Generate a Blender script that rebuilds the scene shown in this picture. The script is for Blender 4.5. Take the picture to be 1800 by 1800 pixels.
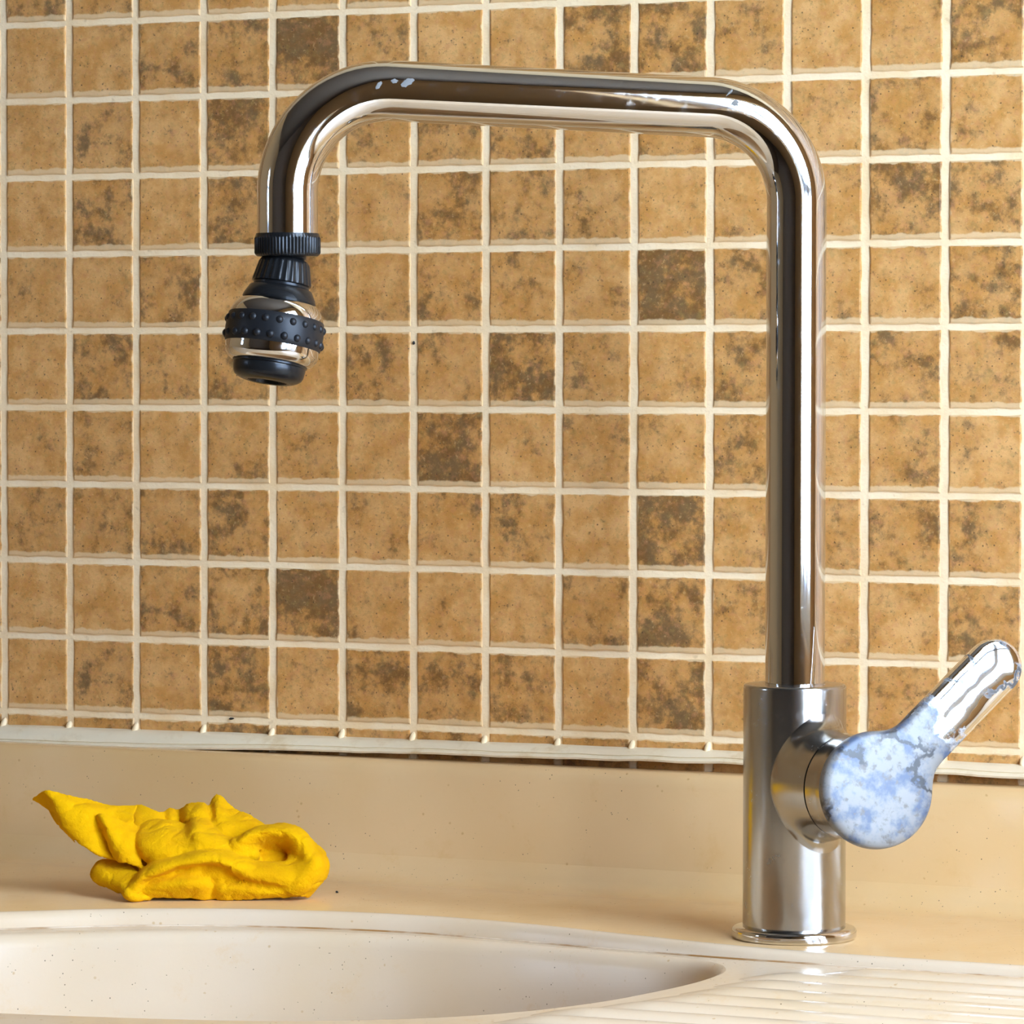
import bpy, bmesh, math, random
from mathutils import Vector, Matrix, noise

random.seed(7)
scene = bpy.context.scene
for o in list(bpy.data.objects):
    bpy.data.objects.remove(o, do_unlink=True)
COL = scene.collection

# ------------------------------------------------------------------ camera
cam_data = bpy.data.cameras.new('camera')
cam_data.sensor_width = 36.0
cam_data.lens = 144.92
cam_data.clip_start = 0.05
cam_data.clip_end = 100
cam = bpy.data.objects.new('camera', cam_data)
COL.objects.link(cam)
rx = Vector((0.9080, 0.4191, 0.0014))
ry = Vector((-0.0148, 0.0288, 0.9995))
rz = Vector((0.4188, -0.9075, 0.0323))
rot = Matrix((rx, ry, rz)).transposed()
cam.matrix_world = Matrix.Translation((0.6586, -1.7192, 0.2294)) @ rot.to_4x4()
scene.camera = cam

# ------------------------------------------------------------------ view
scene.view_settings.view_transform = 'Standard'
scene.view_settings.look = 'None'
scene.view_settings.gamma = 1.0
scene.view_settings.use_curve_mapping = False
scene.view_settings.exposure = 0.83

# ------------------------------------------------------------------ world: bright broken cloud
world = bpy.data.worlds.new('sky')
scene.world = world
world.use_nodes = True
wn = world.node_tree.nodes
wl = world.node_tree.links
wn.clear()
w_out = wn.new('ShaderNodeOutputWorld')
w_bg = wn.new('ShaderNodeBackground')
w_tc = wn.new('ShaderNodeTexCoord')
w_no = wn.new('ShaderNodeTexNoise')
w_no.inputs['Scale'].default_value = 5.0
w_no.inputs['Detail'].default_value = 6.0
w_rp = wn.new('ShaderNodeValToRGB')
w_rp.color_ramp.elements[0].position = 0.42
w_rp.color_ramp.elements[0].color = (0.34, 0.55, 0.95, 1)
w_rp.color_ramp.elements[1].position = 0.58
w_rp.color_ramp.elements[1].color = (0.74, 0.87, 1.0, 1)
wl.new(w_tc.outputs['Generated'], w_no.inputs['Vector'])
wl.new(w_no.outputs['Fac'], w_rp.inputs['Fac'])
wl.new(w_rp.outputs['Color'], w_bg.inputs['Color'])
w_bg.inputs['Strength'].default_value = 19.0
wl.new(w_bg.outputs['Background'], w_out.inputs['Surface'])

# room extents (metres; worktop surface is z = 0, tiled wall face is y = 0)
RX0, RX1, RY0, RZ0, RZ1 = -1.75, 0.90, -3.0, -0.92, 1.55
# windows: (y0, y1, z0, z1) on the right wall, (y0, y1, z0, z1) on the left wall
WIN_R = (-1.15, -0.27, 0.06, 1.15)
WIN_L = (-1.78, -1.46, 0.35, 0.85)


def portal(name, loc, rot_e, sx, sy):
    d = bpy.data.lights.new(name, 'AREA')
    d.shape = 'RECTANGLE'
    d.size = sx
    d.size_y = sy
    d.cycles.is_portal = True
    o = bpy.data.objects.new(name, d)
    COL.objects.link(o)
    o.location = loc
    o.rotation_euler = rot_e
    return o


portal('daylight_portal', (RX1 + 0.02, (WIN_R[0] + WIN_R[1]) / 2, (WIN_R[2] + WIN_R[3]) / 2),
       (0, math.radians(90), 0), WIN_R[3] - WIN_R[2], WIN_R[1] - WIN_R[0])
portal('daylight_portal', (RX0 - 0.02, (WIN_L[0] + WIN_L[1]) / 2, (WIN_L[2] + WIN_L[3]) / 2),
       (0, math.radians(-90), 0), WIN_L[3] - WIN_L[2], WIN_L[1] - WIN_L[0])

# ================================================================== helpers
def srgb(r, g, b):
    f = lambda c: (c / 255 / 12.92) if c / 255 <= 0.04045 else ((c / 255 + 0.055) / 1.055) ** 2.4
    return (f(r), f(g), f(b), 1.0)


class NT:
    def __init__(self, name):
        self.m = bpy.data.materials.new(name)
        self.m.use_nodes = True
        self.t = self.m.node_tree
        self.t.nodes.clear()
        self.out = self.t.nodes.new('ShaderNodeOutputMaterial')

    def n(self, kind, **kw):
        nd = self.t.nodes.new(kind)
        for k, v in kw.items():
            if k in nd.inputs:
                self.set(nd, k, v)
            else:
                setattr(nd, k, v)
        return nd

    def set(self, nd, k, v):
        if hasattr(v, 'is_output') or isinstance(v, bpy.types.NodeSocket):
            self.t.links.new(v, nd.inputs[k])
        else:
            nd.inputs[k].default_value = v

    def bsdf(self, **kw):
        b = self.t.nodes.new('ShaderNodeBsdfPrincipled')
        for k, v in kw.items():
            self.set(b, k.replace('_', ' '), v)
        self.t.links.new(b.outputs[0], self.out.inputs[0])
        return b

    def noise(self, vec, scale, detail=4, rough=0.55, w=None):
        nd = self.t.nodes.new('ShaderNodeTexNoise')
        if w is not None:
            nd.noise_dimensions = '4D'
            self.set(nd, 'W', w)
        if vec is not None:
            self.set(nd, 'Vector', vec)
        nd.inputs['Scale'].default_value = scale
        nd.inputs['Detail'].default_value = detail
        nd.inputs['Roughness'].default_value = rough
        return nd.outputs['Fac']

    def math(self, op, a, b=0.0, c=0.0, clamp=False):
        nd = self.t.nodes.new('ShaderNodeMath')
        nd.operation = op
        nd.use_clamp = clamp
        for i, v in enumerate((a, b, c)):
            self.set_i(nd, i, v)
        return nd.outputs[0]

    def set_i(self, nd, i, v):
        if isinstance(v, bpy.types.NodeSocket):
            self.t.links.new(v, nd.inputs[i])
        else:
            nd.inputs[i].default_value = v

    def smooth(self, v, lo, hi):
        nd = self.t.nodes.new('ShaderNodeMapRange')
        nd.interpolation_type = 'SMOOTHSTEP'
        self.set(nd, 'Value', v)
        self.set(nd, 'From Min', lo)
        self.set(nd, 'From Max', hi)
        return nd.outputs[0]

    def mix(self, fac, a, b):
        nd = self.t.nodes.new('ShaderNodeMix')
        nd.data_type = 'RGBA'
        self.set_i(nd, 0, fac)
        self.set_i(nd, 6, a)
        self.set_i(nd, 7, b)
        return nd.outputs[2]

    def bump(self, h, strength, dist):
        nd = self.t.nodes.new('ShaderNodeBump')
        self.set(nd, 'Height', h)
        nd.inputs['Strength'].default_value = strength
        nd.inputs['Distance'].default_value = dist
        return nd.outputs[0]

    def obj(self):
        return self.n('ShaderNodeTexCoord').outputs['Object']


# ================================================================== materials
def mat_tile(single=True):
    t = NT('mottled_tile' if single else 'mottled_tile_field')
    co = t.obj()
    if single:
        tone = t.n('ShaderNodeAttribute', attribute_type='OBJECT', attribute_name='tone').outputs['Fac']
        seed = t.n('ShaderNodeAttribute', attribute_type='OBJECT', attribute_name='seed').outputs['Fac']
    else:
        rnd = t.n('ShaderNodeAttribute', attribute_type='GEOMETRY', attribute_name='tile_tone').outputs['Fac']
        tone = rnd
        seed = t.math('MULTIPLY', rnd, 40.0)
    big = t.noise(co, 62, 5, 0.62, seed)
    mid = t.noise(co, 190, 6, 0.7, t.math('ADD', seed, 11.3))
    fine = t.noise(co, 620, 4, 0.7, t.math('ADD', seed, 3.7))
    hue = t.noise(co, 95, 4, 0.6, t.math('ADD', seed, 23.1))
    plain = t.mix(t.smooth(hue, 0.35, 0.65), srgb(228, 173, 106), srgb(206, 145, 72))
    rusty = t.mix(t.smooth(mid, 0.36, 0.64), srgb(198, 138, 68), srgb(152, 102, 48))
    lean = t.math('ADD', t.math('MULTIPLY', tone, 1.15), t.math('MULTIPLY', t.math('SUBTRACT', big, 0.5), 2.2), clamp=True)
    base = t.mix(t.math('MULTIPLY', lean, 0.85), plain, rusty)
    # grey-brown patches: the darker the tile, the more of it they cover
    thr = t.math('MULTIPLY_ADD', tone, -0.20, 0.640)
    f = t.math('ADD', t.math('MULTIPLY', big, 0.60), t.math('MULTIPLY', mid, 0.40))
    patch = t.smooth(f, t.math('SUBTRACT', thr, 0.055), t.math('ADD', thr, 0.065))
    dark = t.mix(t.smooth(hue, 0.4, 0.6), srgb(112, 88, 56), srgb(118, 82, 40))
    c = t.mix(t.math('MULTIPLY', patch, 0.82), base, dark)
    chroma = t.noise(co, 330, 3, 0.6, t.math('ADD', seed, 57.0))
    c = t.mix(t.math('MULTIPLY', t.smooth(chroma, 0.52, 0.68), 0.30), c, srgb(206, 136, 92))
    c = t.mix(t.math('MULTIPLY', t.smooth(chroma, 0.46, 0.32), 0.30), c, srgb(160, 134, 72))
    # fine speckle and pin holes
    sp = t.smooth(fine, 0.56, 0.70)
    c = t.mix(t.math('MULTIPLY', sp, 0.68), c, srgb(108, 80, 46))
    lt = t.smooth(fine, 0.43, 0.32)
    c = t.mix(t.math('MULTIPLY', lt, 0.42), c, srgb(226, 182, 122))
    vo = t.n('ShaderNodeTexVoronoi', Vector=co, Scale=330.0)
    hole = t.smooth(vo.outputs['Distance'], 0.17, 0.08)
    gate = t.smooth(t.noise(co, 120, 2, 0.5, t.math('ADD', seed, 41.0)), 0.48, 0.58)
    c = t.mix(t.math('MULTIPLY', t.math('MULTIPLY', hole, gate), 0.75), c, srgb(72, 54, 36))
    # grout smeared over the lower and side edges (x, z in the tile's own frame)
    sx = t.n('ShaderNodeSeparateXYZ', Vector=co)
    wob = t.math('MULTIPLY', t.math('SUBTRACT', t.noise(co, 130, 3, 0.6, seed), 0.5), 0.0042)
    zz = t.math('ADD', sx.outputs[2], wob)
    smear = t.smooth(zz, -0.01400, -0.01500)
    xx = t.math('ADD', t.math('ABSOLUTE', sx.outputs[0]), wob)
    smear2 = t.smooth(xx, 0.01600, 0.01680)
    top = t.smooth(zz, 0.01630, 0.01690)
    sm = t.math('MAXIMUM', smear, t.math('MAXIMUM', smear2, top))
    if single:
        c = t.mix(t.math('MULTIPLY', sm, 0.74), c, srgb(234, 200, 150))
    h = t.math('ADD', t.math('MULTIPLY', mid, 0.7), t.math('MULTIPLY', fine, 0.3))
    b = t.bump(h, 0.35, 0.0012)
    t.bsdf(Base_Color=c, Roughness=0.42, Specular_IOR_Level=0.4, Normal=b)
    return t.m


def mat_grout():
    t = NT('cream_grout')
    co = t.obj()
    a = t.noise(co, 40, 4)
    c = t.mix(t.smooth(a, 0.4, 0.7), srgb(255, 227, 182), srgb(248, 213, 160))
    st = t.smooth(t.noise(co, 170, 4, 0.6), 0.62, 0.74)
    c = t.mix(t.math('MULTIPLY', st, 0.35), c, srgb(190, 152, 96))
    t.bsdf(Base_Color=c, Roughness=0.6, Normal=t.bump(t.noise(co, 500, 4), 0.3, 0.001))
    return t.m


def mat_trim():
    t = NT('white_sealant')
    co = t.obj()
    a = t.smooth(t.noise(co, 70, 5, 0.65), 0.50, 0.72)
    c = t.mix(t.math('MULTIPLY', a, 0.5), srgb(240, 220, 184), srgb(206, 172, 114))
    vo = t.n('ShaderNodeTexVoronoi', Vector=co, Scale=120.0)
    d = t.smooth(vo.outputs['Distance'], 0.10, 0.05)
    g = t.smooth(t.noise(co, 25, 2), 0.55, 0.62)
    c = t.mix(t.math('MULTIPLY', d, g), c, srgb(60, 48, 34))
    t.bsdf(Base_Color=c, Roughness=0.35, Normal=t.bump(t.noise(co, 140, 3), 0.25, 0.002))
    return t.m


def mat_composite(name, ca, cb, rough):
    """speckled cast stone"""
    t = NT(name)
    co = t.n('ShaderNodeNewGeometry').outputs['Position']
    a = t.noise(co, 9, 3)
    c = t.mix(t.smooth(a, 0.35, 0.7), ca, cb)
    st = t.smooth(t.noise(co, 55, 5, 0.7), 0.56, 0.76)
    c = t.mix(t.math('MULTIPLY', st, 0.32), c, srgb(212, 164, 98))
    # fine dark specks in loose drifts
    vo = t.n('ShaderNodeTexVoronoi', Vector=co, Scale=430.0)
    d = t.smooth(vo.outputs['Distance'], 0.150, 0.085)
    g = t.smooth(t.noise(co, 330, 1), 0.555, 0.585)
    g = t.math('MULTIPLY', g, t.smooth(t.noise(co, 22, 3), 0.44, 0.56))
    c = t.mix(t.math('MULTIPLY', t.math('MULTIPLY', d, g), 0.85), c, srgb(82, 66, 46))
    vo2 = t.n('ShaderNodeTexVoronoi', Vector=co, Scale=190.0)
    d2 = t.smooth(vo2.outputs['Distance'], 0.17, 0.05)
    g2 = t.smooth(t.noise(co, 100, 1), 0.58, 0.62)
    c = t.mix(t.math('MULTIPLY', t.math('MULTIPLY', d2, g2), 0.5), c, srgb(182, 132, 68))
    t.bsdf(Base_Color=c, Roughness=rough, Specular_IOR_Level=0.5,
           Normal=t.bump(t.noise(co, 260, 3), 0.10, 0.0006))
    return t.m


def mat_seam():
    t = NT('brown_seam_dirt')
    co = t.obj()
    g = t.smooth(t.noise(co, 26, 4, 0.6), 0.40, 0.62)
    t.bsdf(Base_Color=t.mix(g, srgb(220, 196, 166), srgb(158, 112, 58)), Roughness=0.6)
    return t.m


def mat_chrome(name, rough, tint=(0.80, 0.79, 0.77), smudge=0.10, wave=0.0, wscale=60):
    t = NT(name)
    co = t.obj()
    sm = t.smooth(t.noise(co, 120, 6, 0.7), 0.52, 0.74)
    r = t.math('ADD', t.math('MULTIPLY', sm, smudge), rough)
    kw = dict(Base_Color=(*tint, 1), Metallic=1.0, Roughness=r)
    if wave:
        kw['Normal'] = t.bump(t.noise(co, wscale, 2, 0.5), wave, 0.003)
    t.bsdf(**kw)
    return t.m


HUB = (0.0444, -0.0289, 0.0652)       # middle of the lever's round hub in the tap's own frame


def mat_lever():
    '''chrome with a blotchy haze that paints in the pale sky reflection, thickest on the round hub'''
    t = NT('painted_reflection_chrome')
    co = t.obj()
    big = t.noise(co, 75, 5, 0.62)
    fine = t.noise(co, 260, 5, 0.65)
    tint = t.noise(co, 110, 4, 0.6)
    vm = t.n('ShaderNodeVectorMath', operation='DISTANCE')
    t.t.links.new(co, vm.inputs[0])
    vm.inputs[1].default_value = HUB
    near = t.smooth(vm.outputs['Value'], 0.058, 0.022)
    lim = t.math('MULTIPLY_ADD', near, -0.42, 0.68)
    refl_haze = t.smooth(t.math('ADD', t.math('MULTIPLY', big, 0.75), t.math('MULTIPLY', fine, 0.25)), t.math('SUBTRACT', lim, 0.06), t.math('ADD', lim, 0.07))
    haze_col = t.mix(t.smooth(tint, 0.44, 0.66), srgb(134, 132, 129), srgb(80, 92, 114))  # grey and bluish tones painted in for the reflected sky
    haze_col = t.mix(t.smooth(fine, 0.52, 0.68), haze_col, srgb(104, 97, 90))
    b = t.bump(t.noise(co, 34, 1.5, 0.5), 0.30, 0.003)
    base = t.mix(refl_haze, (0.86, 0.87, 0.88, 1), haze_col)
    # dark veins painting in the wavy reflection of the window frame
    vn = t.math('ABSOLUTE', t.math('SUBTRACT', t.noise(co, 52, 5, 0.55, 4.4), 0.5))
    refl_vein = t.math('MULTIPLY', t.smooth(vn, 0.034, 0.010), t.smooth(t.noise(co, 45, 2, 0.5, 9.1), 0.44, 0.52))
    base = t.mix(t.math('MULTIPLY', refl_vein, 0.9), base, srgb(46, 44, 42))
    met = t.math('MULTIPLY', t.math('SUBTRACT', 1.0, t.math('MULTIPLY', refl_haze, 0.92)), t.math('SUBTRACT', 1.0, t.math('MULTIPLY', refl_vein, 0.8)))
    t.bsdf(Base_Color=base, Metallic=met, Roughness=t.math('MULTIPLY_ADD', refl_haze, 0.35, 0.04), Normal=b)
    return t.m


def mat_simple(name, col, rough, spec=0.5, bump=None, **kw):
    t = NT(name)
    co = t.obj()
    c = t.mix(t.noise(co, 40, 4), col, tuple(min(1, x * 0.86) for x in col[:3]) + (1,))
    k = dict(Base_Color=c, Roughness=rough, Specular_IOR_Level=spec)
    if bump:
        k['Normal'] = t.bump(t.noise(co, bump[0], 4), bump[1], 0.001)
    k.update(kw)
    t.bsdf(**k)
    return t.m


def mat_cloth():
    t = NT('yellow_microfibre')
    co = t.obj()
    f = t.noise(co, 900, 4, 0.7)
    g = t.noise(co, 70, 4, 0.6)
    c = t.mix(t.smooth(g, 0.35, 0.7), srgb(238, 176, 0), srgb(228, 162, 0))
    t.bsdf(Base_Color=c, Roughness=0.9, Specular_IOR_Level=0.1, Sheen_Weight=0.03, Sheen_Roughness=0.4,
           Sheen_Tint=(1, 0.85, 0.2, 1),
           Normal=t.bump(t.math('ADD', f, t.math('MULTIPLY', g, 1.5)), 0.6, 0.0014))
    return t.m


def mat_glass():
    t = NT('window_glass')
    tr = t.n('ShaderNodeBsdfTransparent')
    gl = t.n('ShaderNodeBsdfGlossy')
    gl.inputs['Roughness'].default_value = 0.02
    mx = t.n('ShaderNodeMixShader')
    mx.inputs[0].default_value = 0.06
    t.t.links.new(tr.outputs[0], mx.inputs[1])
    t.t.links.new(gl.outputs[0], mx.inputs[2])
    t.t.links.new(mx.outputs[0], t.out.inputs[0])
    return t.m


M = dict(
    tile=mat_tile(), field=mat_tile(False), grout=mat_grout(), trim=mat_trim(), comp=mat_composite('beige_speckled_worktop', srgb(227, 188, 136), srgb(222, 179, 120), 0.17),
    cast=mat_composite('pale_speckled_sink', srgb(222, 198, 168), srgb(218, 190, 153), 0.25), seam=mat_seam(),
    chrome=mat_chrome('polished_chrome', 0.05, tint=(0.68, 0.67, 0.655), smudge=0.10),
    satin=mat_chrome('worn_satin_chrome', 0.19, tint=(0.46, 0.445, 0.42), smudge=0.12),
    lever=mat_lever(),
    black=mat_simple('black_plastic', (0.010, 0.010, 0.010, 1), 0.27, 0.3),
    rubber=mat_simple('black_rubber', (0.012, 0.012, 0.013, 1), 0.42, 0.3),
    dark=mat_simple('dark_gap', (0.01, 0.009, 0.008, 1), 0.7),
    lime=mat_simple('limescale', srgb(124, 121, 116), 0.8),
    cloth=mat_cloth(),
    plaster=mat_simple('warm_plaster', srgb(196, 158, 108), 0.8),
    ceil=mat_simple('white_ceiling', srgb(106, 94, 80), 0.8),
    darkwall=mat_simple('dark_taupe_paint', srgb(116, 102, 88), 0.7),
    floor=mat_simple('brown_floor', srgb(84, 62, 42), 0.5),
    upvc=mat_simple('white_upvc', srgb(236, 236, 234), 0.35),
    glass=mat_glass(),
    crumb=mat_simple('dark_crumb', (0.02, 0.016, 0.012, 1), 0.8),
)


# ================================================================== object helpers
def link_mesh(name, verts, faces, mat, parent=None, smooth=False):
    me = bpy.data.meshes.new(name)
    me.from_pydata([tuple(v) for v in verts], [], faces)
    me.update()
    return link_me(name, me, mat, parent, smooth)


def link_me(name, me, mat, parent=None, smooth=False):
    if mat is not None and len(me.materials) == 0:
        me.materials.append(mat)
    if smooth:
        for p in me.polygons:
            p.use_smooth = True
        me.set_sharp_from_angle(angle=math.radians(38))
    o = bpy.data.objects.new(name, me)
    COL.objects.link(o)
    if parent is not None:
        o.parent = parent
    return o


def link_bm(name, bm, mat, parent=None, smooth=False):
    bmesh.ops.recalc_face_normals(bm, faces=bm.faces[:])
    me = bpy.data.meshes.new(name)
    bm.to_mesh(me)
    bm.free()
    return link_me(name, me, mat, parent, smooth)


def struct(o):
    o['kind'] = 'structure'
    return o


def tag(o, label, cat, group=None):
    o['label'] = label
    o['category'] = cat
    if group:
        o['group'] = group
    return o


def empty(name, loc):
    o = bpy.data.objects.new(name, None)
    COL.objects.link(o)
    o.location = loc
    o.empty_display_size = 0.02
    return o


def add_box(bm, lo, hi):
    x0, y0, z0 = lo
    x1, y1, z1 = hi
    v = [bm.verts.new(c) for c in ((x0, y0, z0), (x1, y0, z0), (x1, y1, z0), (x0, y1, z0),
                                   (x0, y0, z1), (x1, y0, z1), (x1, y1, z1), (x0, y1, z1))]
    for f in ((0, 3, 2, 1), (4, 5, 6, 7), (0, 1, 5, 4), (1, 2, 6, 5), (2, 3, 7, 6), (3, 0, 4, 7)):
        bm.faces.new([v[i] for i in f])


def box_obj(name, lo, hi, mat, parent=None, bevel=0.0):
    bm = bmesh.new()
    add_box(bm, lo, hi)
    if bevel:
        bmesh.ops.bevel(bm, geom=bm.edges[:], offset=bevel, segments=2, affect='EDGES', profile=0.5)
    return link_bm(name, bm, mat, parent)


def lathe(bm, prof, M4=None, seg=96, rib=None):
    """prof: list of (r, z); rib(z, angle) -> radius factor"""
    M4 = M4 or Matrix.Identity(4)
    rings = []
    for i, (r, z) in enumerate(prof):
        if r < 1e-7:
            rings.append([bm.verts.new(M4 @ Vector((0, 0, z)))])
        else:
            ring = []
            for k in range(seg):
                a = 2 * math.pi * k / seg
                rr = r * (rib(i, a) if rib else 1.0)
                ring.append(bm.verts.new(M4 @ Vector((rr * math.cos(a), rr * math.sin(a), z))))
            rings.append(ring)
    for a, b in zip(rings[:-1], rings[1:]):
        if len(a) == 1 and len(b) == 1:
            continue
        for k in range(seg):
            k2 = (k + 1) % seg
            if len(a) == 1:
                bm.faces.new((a[0], b[k], b[k2]))
            elif len(b) == 1:
                bm.faces.new((a[k], a[k2], b[0]))
            else:
                bm.faces.new((a[k], a[k2], b[k2], b[k]))


def round_prof(pts, rad, n=5):
    """round the inner corners of an (r,z) polyline"""
    out = [pts[0]]
    for i in range(1, len(pts) - 1):
        p = Vector(pts[i])
        a = Vector(pts[i - 1]) - p
        b = Vector(pts[i + 1]) - p
        r = rad[i] if isinstance(rad, (list, tuple)) else rad
        r = min(r, a.length * 0.49, b.length * 0.49)
        if r < 1e-6:
            out.append(tuple(p))
            continue
        A = p + a.normalized() * r
        B = p + b.normalized() * r
        for k in range(n + 1):
            t = k / n
            q = A * (1 - t) ** 2 + p * 2 * t * (1 - t) + B * t ** 2
            out.append((q.x, q.y))
    out.append(pts[-1])
    return out


def sweep(bm, path, r, seg=64, cap=True):
    rings = []
    n = len(path)
    up = None
    for i, p in enumerate(path):
        tg = (path[min(i + 1, n - 1)] - path[max(i - 1, 0)]).normalized()
        if up is None:
            up = tg.orthogonal().normalized()
        up = (up - tg * up.dot(tg)).normalized()
        sd = tg.cross(up)
        rings.append([bm.verts.new(p + (up * math.cos(2 * math.pi * k / seg) + sd * math.sin(2 * math.pi * k / seg)) * r)
                      for k in range(seg)])
    for a, b in zip(rings[:-1], rings[1:]):
        for k in range(seg):
            bm.faces.new((a[k], a[(k + 1) % seg], b[(k + 1) % seg], b[k]))
    if cap:
        bm.faces.new(rings[0][::-1])
        bm.faces.new(rings[-1])


def catmull(pts, n, closed=False):
    P = [Vector(p) for p in pts]
    out = []
    m = len(P)
    rng = range(m) if closed else range(m - 1)
    for i in rng:
        if closed:
            p0, p1, p2, p3 = P[(i - 1) % m], P[i], P[(i + 1) % m], P[(i + 2) % m]
        else:
            p1, p2 = P[i], P[i + 1]
            p0 = P[i - 1] if i > 0 else p1 * 2 - p2
            p3 = P[i + 2] if i + 2 < m else p2 * 2 - p1
        for k in range(n):
            t = k / n
            out.append(0.5 * (2 * p1 + (p2 - p0) * t + (2 * p0 - 5 * p1 + 4 * p2 - p3) * t * t
                              + (3 * p1 - p0 - 3 * p2 + p3) * t ** 3))
    if not closed:
        out.append(P[-1].copy())
    return out


# ================================================================== room shell
PITCH = 0.037
TILE_W, TILE_H, TILE_D = 0.0335, 0.0345, 0.0005
ROW0_Z = 0.40024           # height of the grout line above the first full row in the picture
COL0_X = -0.407            # grout line at the left edge of the picture

wall_back = struct(box_obj('wall_back', (RX0, 0.0002, RZ0), (RX1 + 0.15, 0.10, RZ1), M['grout']))

bw, bz = 0.12, RZ1
bm = bmesh.new()
y0, y1, z0, z1 = WIN_R
add_box(bm, (RX1, RY0, RZ0), (RX1 + bw, y0, RZ1))
add_box(bm, (RX1, y1, RZ0), (RX1 + bw, 0.0006, RZ1))
add_box(bm, (RX1, y0, RZ0), (RX1 + bw, y1, z0))
add_box(bm, (RX1, y0, z1), (RX1 + bw, y1, RZ1))
struct(link_bm('wall_right', bm, M['plaster']))
bm = bmesh.new()
y0, y1, z0, z1 = WIN_L
add_box(bm, (RX0 - bw, RY0, RZ0), (RX0, y0, RZ1))
add_box(bm, (RX0 - bw, y1, RZ0), (RX0, 0.0006, RZ1))
add_box(bm, (RX0 - bw, y0, RZ0), (RX0, y1, z0))
add_box(bm, (RX0 - bw, y0, z1), (RX0, y1, RZ1))
struct(link_bm('wall_left', bm, M['plaster']))
struct(box_obj('wall_front', (RX0 - bw, RY0 - 0.1, RZ0), (RX1 + bw, RY0, RZ1), M['darkwall']))
struct(box_obj('floor', (RX0 - bw, RY0 - 0.1, RZ0 - 0.1), (RX1 + bw, 0.1, RZ0), M['floor']))
struct(box_obj('ceiling', (RX0 - bw, RY0 - 0.1, RZ1), (RX1 + bw, 0.1, RZ1 + 0.1), M['ceil']))


def window(name, xa, win, mull):
    y0, y1, z0, z1 = win
    root = struct(empty(name, (xa, (y0 + y1) / 2, z0)))
    w = 0.045
    o = Vector(root.location)

    def part(nm, lo, hi, mat):
        return box_obj(nm, Vector(lo) - o, Vector(hi) - o, mat, root, 0.004 if mat is M['upvc'] else 0)
    part('window_frame', (xa - .03, y0, z0), (xa + .03, y0 + w, z1), M['upvc'])
    part('window_frame', (xa - .03, y1 - w, z0), (xa + .03, y1, z1), M['upvc'])
    part('window_frame', (xa - .03, y0 + w, z0), (xa + .03, y1 - w, z0 + w), M['upvc'])
    part('window_frame', (xa - .03, y0 + w, z1 - w), (xa + .03, y1 - w, z1), M['upvc'])
    for m in mull:
        ym = y0 + (y1 - y0) * m
        part('mullion', (xa - .025, ym - .03, z0 + w), (xa + .025, ym + .03, z1 - w), M['upvc'])
    zt = z0 + (z1 - z0) * 0.30
    part('transom', (xa - .025, y0 + w, zt - .022), (xa + .025, y1 - w, zt + .022), M['upvc'])
    part('pane', (xa - .004, y0 + w, z0 + w), (xa + .004, y1 - w, z1 - w), M['glass'])
    return root


window('window_1', RX1 + 0.07, WIN_R, (0.36, 0.70))
window('window_2', RX0 - 0.07, WIN_L, (0.5,))

# ------------------------------------------------------------------ wall tiles
def tile_mesh(seed):
    rnd = random.Random(seed)
    n = 6
    hw, hh = TILE_W / 2, TILE_H / 2
    pts = []
    cor = [(-hw, -hh), (hw, -hh), (hw, hh), (-hw, hh)]
    for s in range(4):
        a, b = cor[s], cor[(s + 1) % 4]
        for k in range(n):
            t = k / n
            j = 0.00028
            pts.append((a[0] + (b[0] - a[0]) * t + rnd.uniform(-j, j), a[1] + (b[1] - a[1]) * t + rnd.uniform(-j, j)))
    m = len(pts)
    V = [(x, 0.0010, z) for x, z in pts]                                  # foot, buried in the grout bed
    V += [(x * .985, -TILE_D * 0.45, z * .985) for x, z in pts]
    V += [(x * .945, -TILE_D, z * .945) for x, z in pts]
    F = []
    for r in range(2):
        for k in range(m):
            k2 = (k + 1) % m
            F.append((r * m + k, r * m + k2, (r + 1) * m + k2, (r + 1) * m + k))
    F.append(tuple(range(2 * m, 3 * m)))
    me = bpy.data.meshes.new('tile')
    me.from_pydata(V, [], F)
    me.update()
    me.materials.append(M['tile'])
    return me


TONE = {
    -1: [.5, .5, .35, .35, .3, .35, .2, .4, .4, .4, .4, .2, .2, .5],
    0: [.1, .2, .5, .55, .9, .45, .1, .15, .55, .7, .35, .15, .25, .6],
    1: [.15, .45, .2, .7, .25, .3, .55, .45, .3, .5, .3, .2, .55, .2],
    2: [.05, .5, .2, .6, .45, .2, .6, .5, .45, .2, .35, .25, .6, .4],
    3: [.2, .25, .55, .15, .55, .3, .4, .35, .2, .85, .5, .2, .25, .6],
    4: [.05, .55, .35, .5, .25, .4, .35, .75, .3, .3, .5, .2, .5, .4],
    5: [.15, .3, .1, .45, .35, .3, .85, .15, .4, .4, .55, .25, .4, .15],
    6: [.35, .5, .4, .6, .2, .3, .4, .45, .1, .85, .3, .45, .5, .45],
    7: [.05, .1, .5, .5, .9, .4, .15, .15, .5, .6, .35, .1, .15, .55],
    8: [.1, .45, .2, .65, .2, .6, .55, .5, .1, .65, .15, .1, .5, .2],
    9: [.3, .5, .35, .6, .5, .3, .5, .4, .5, .35, .4, .3, .5, .35],
}
tile_meshes = [tile_mesh(100 + k) for k in range(8)]
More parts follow.
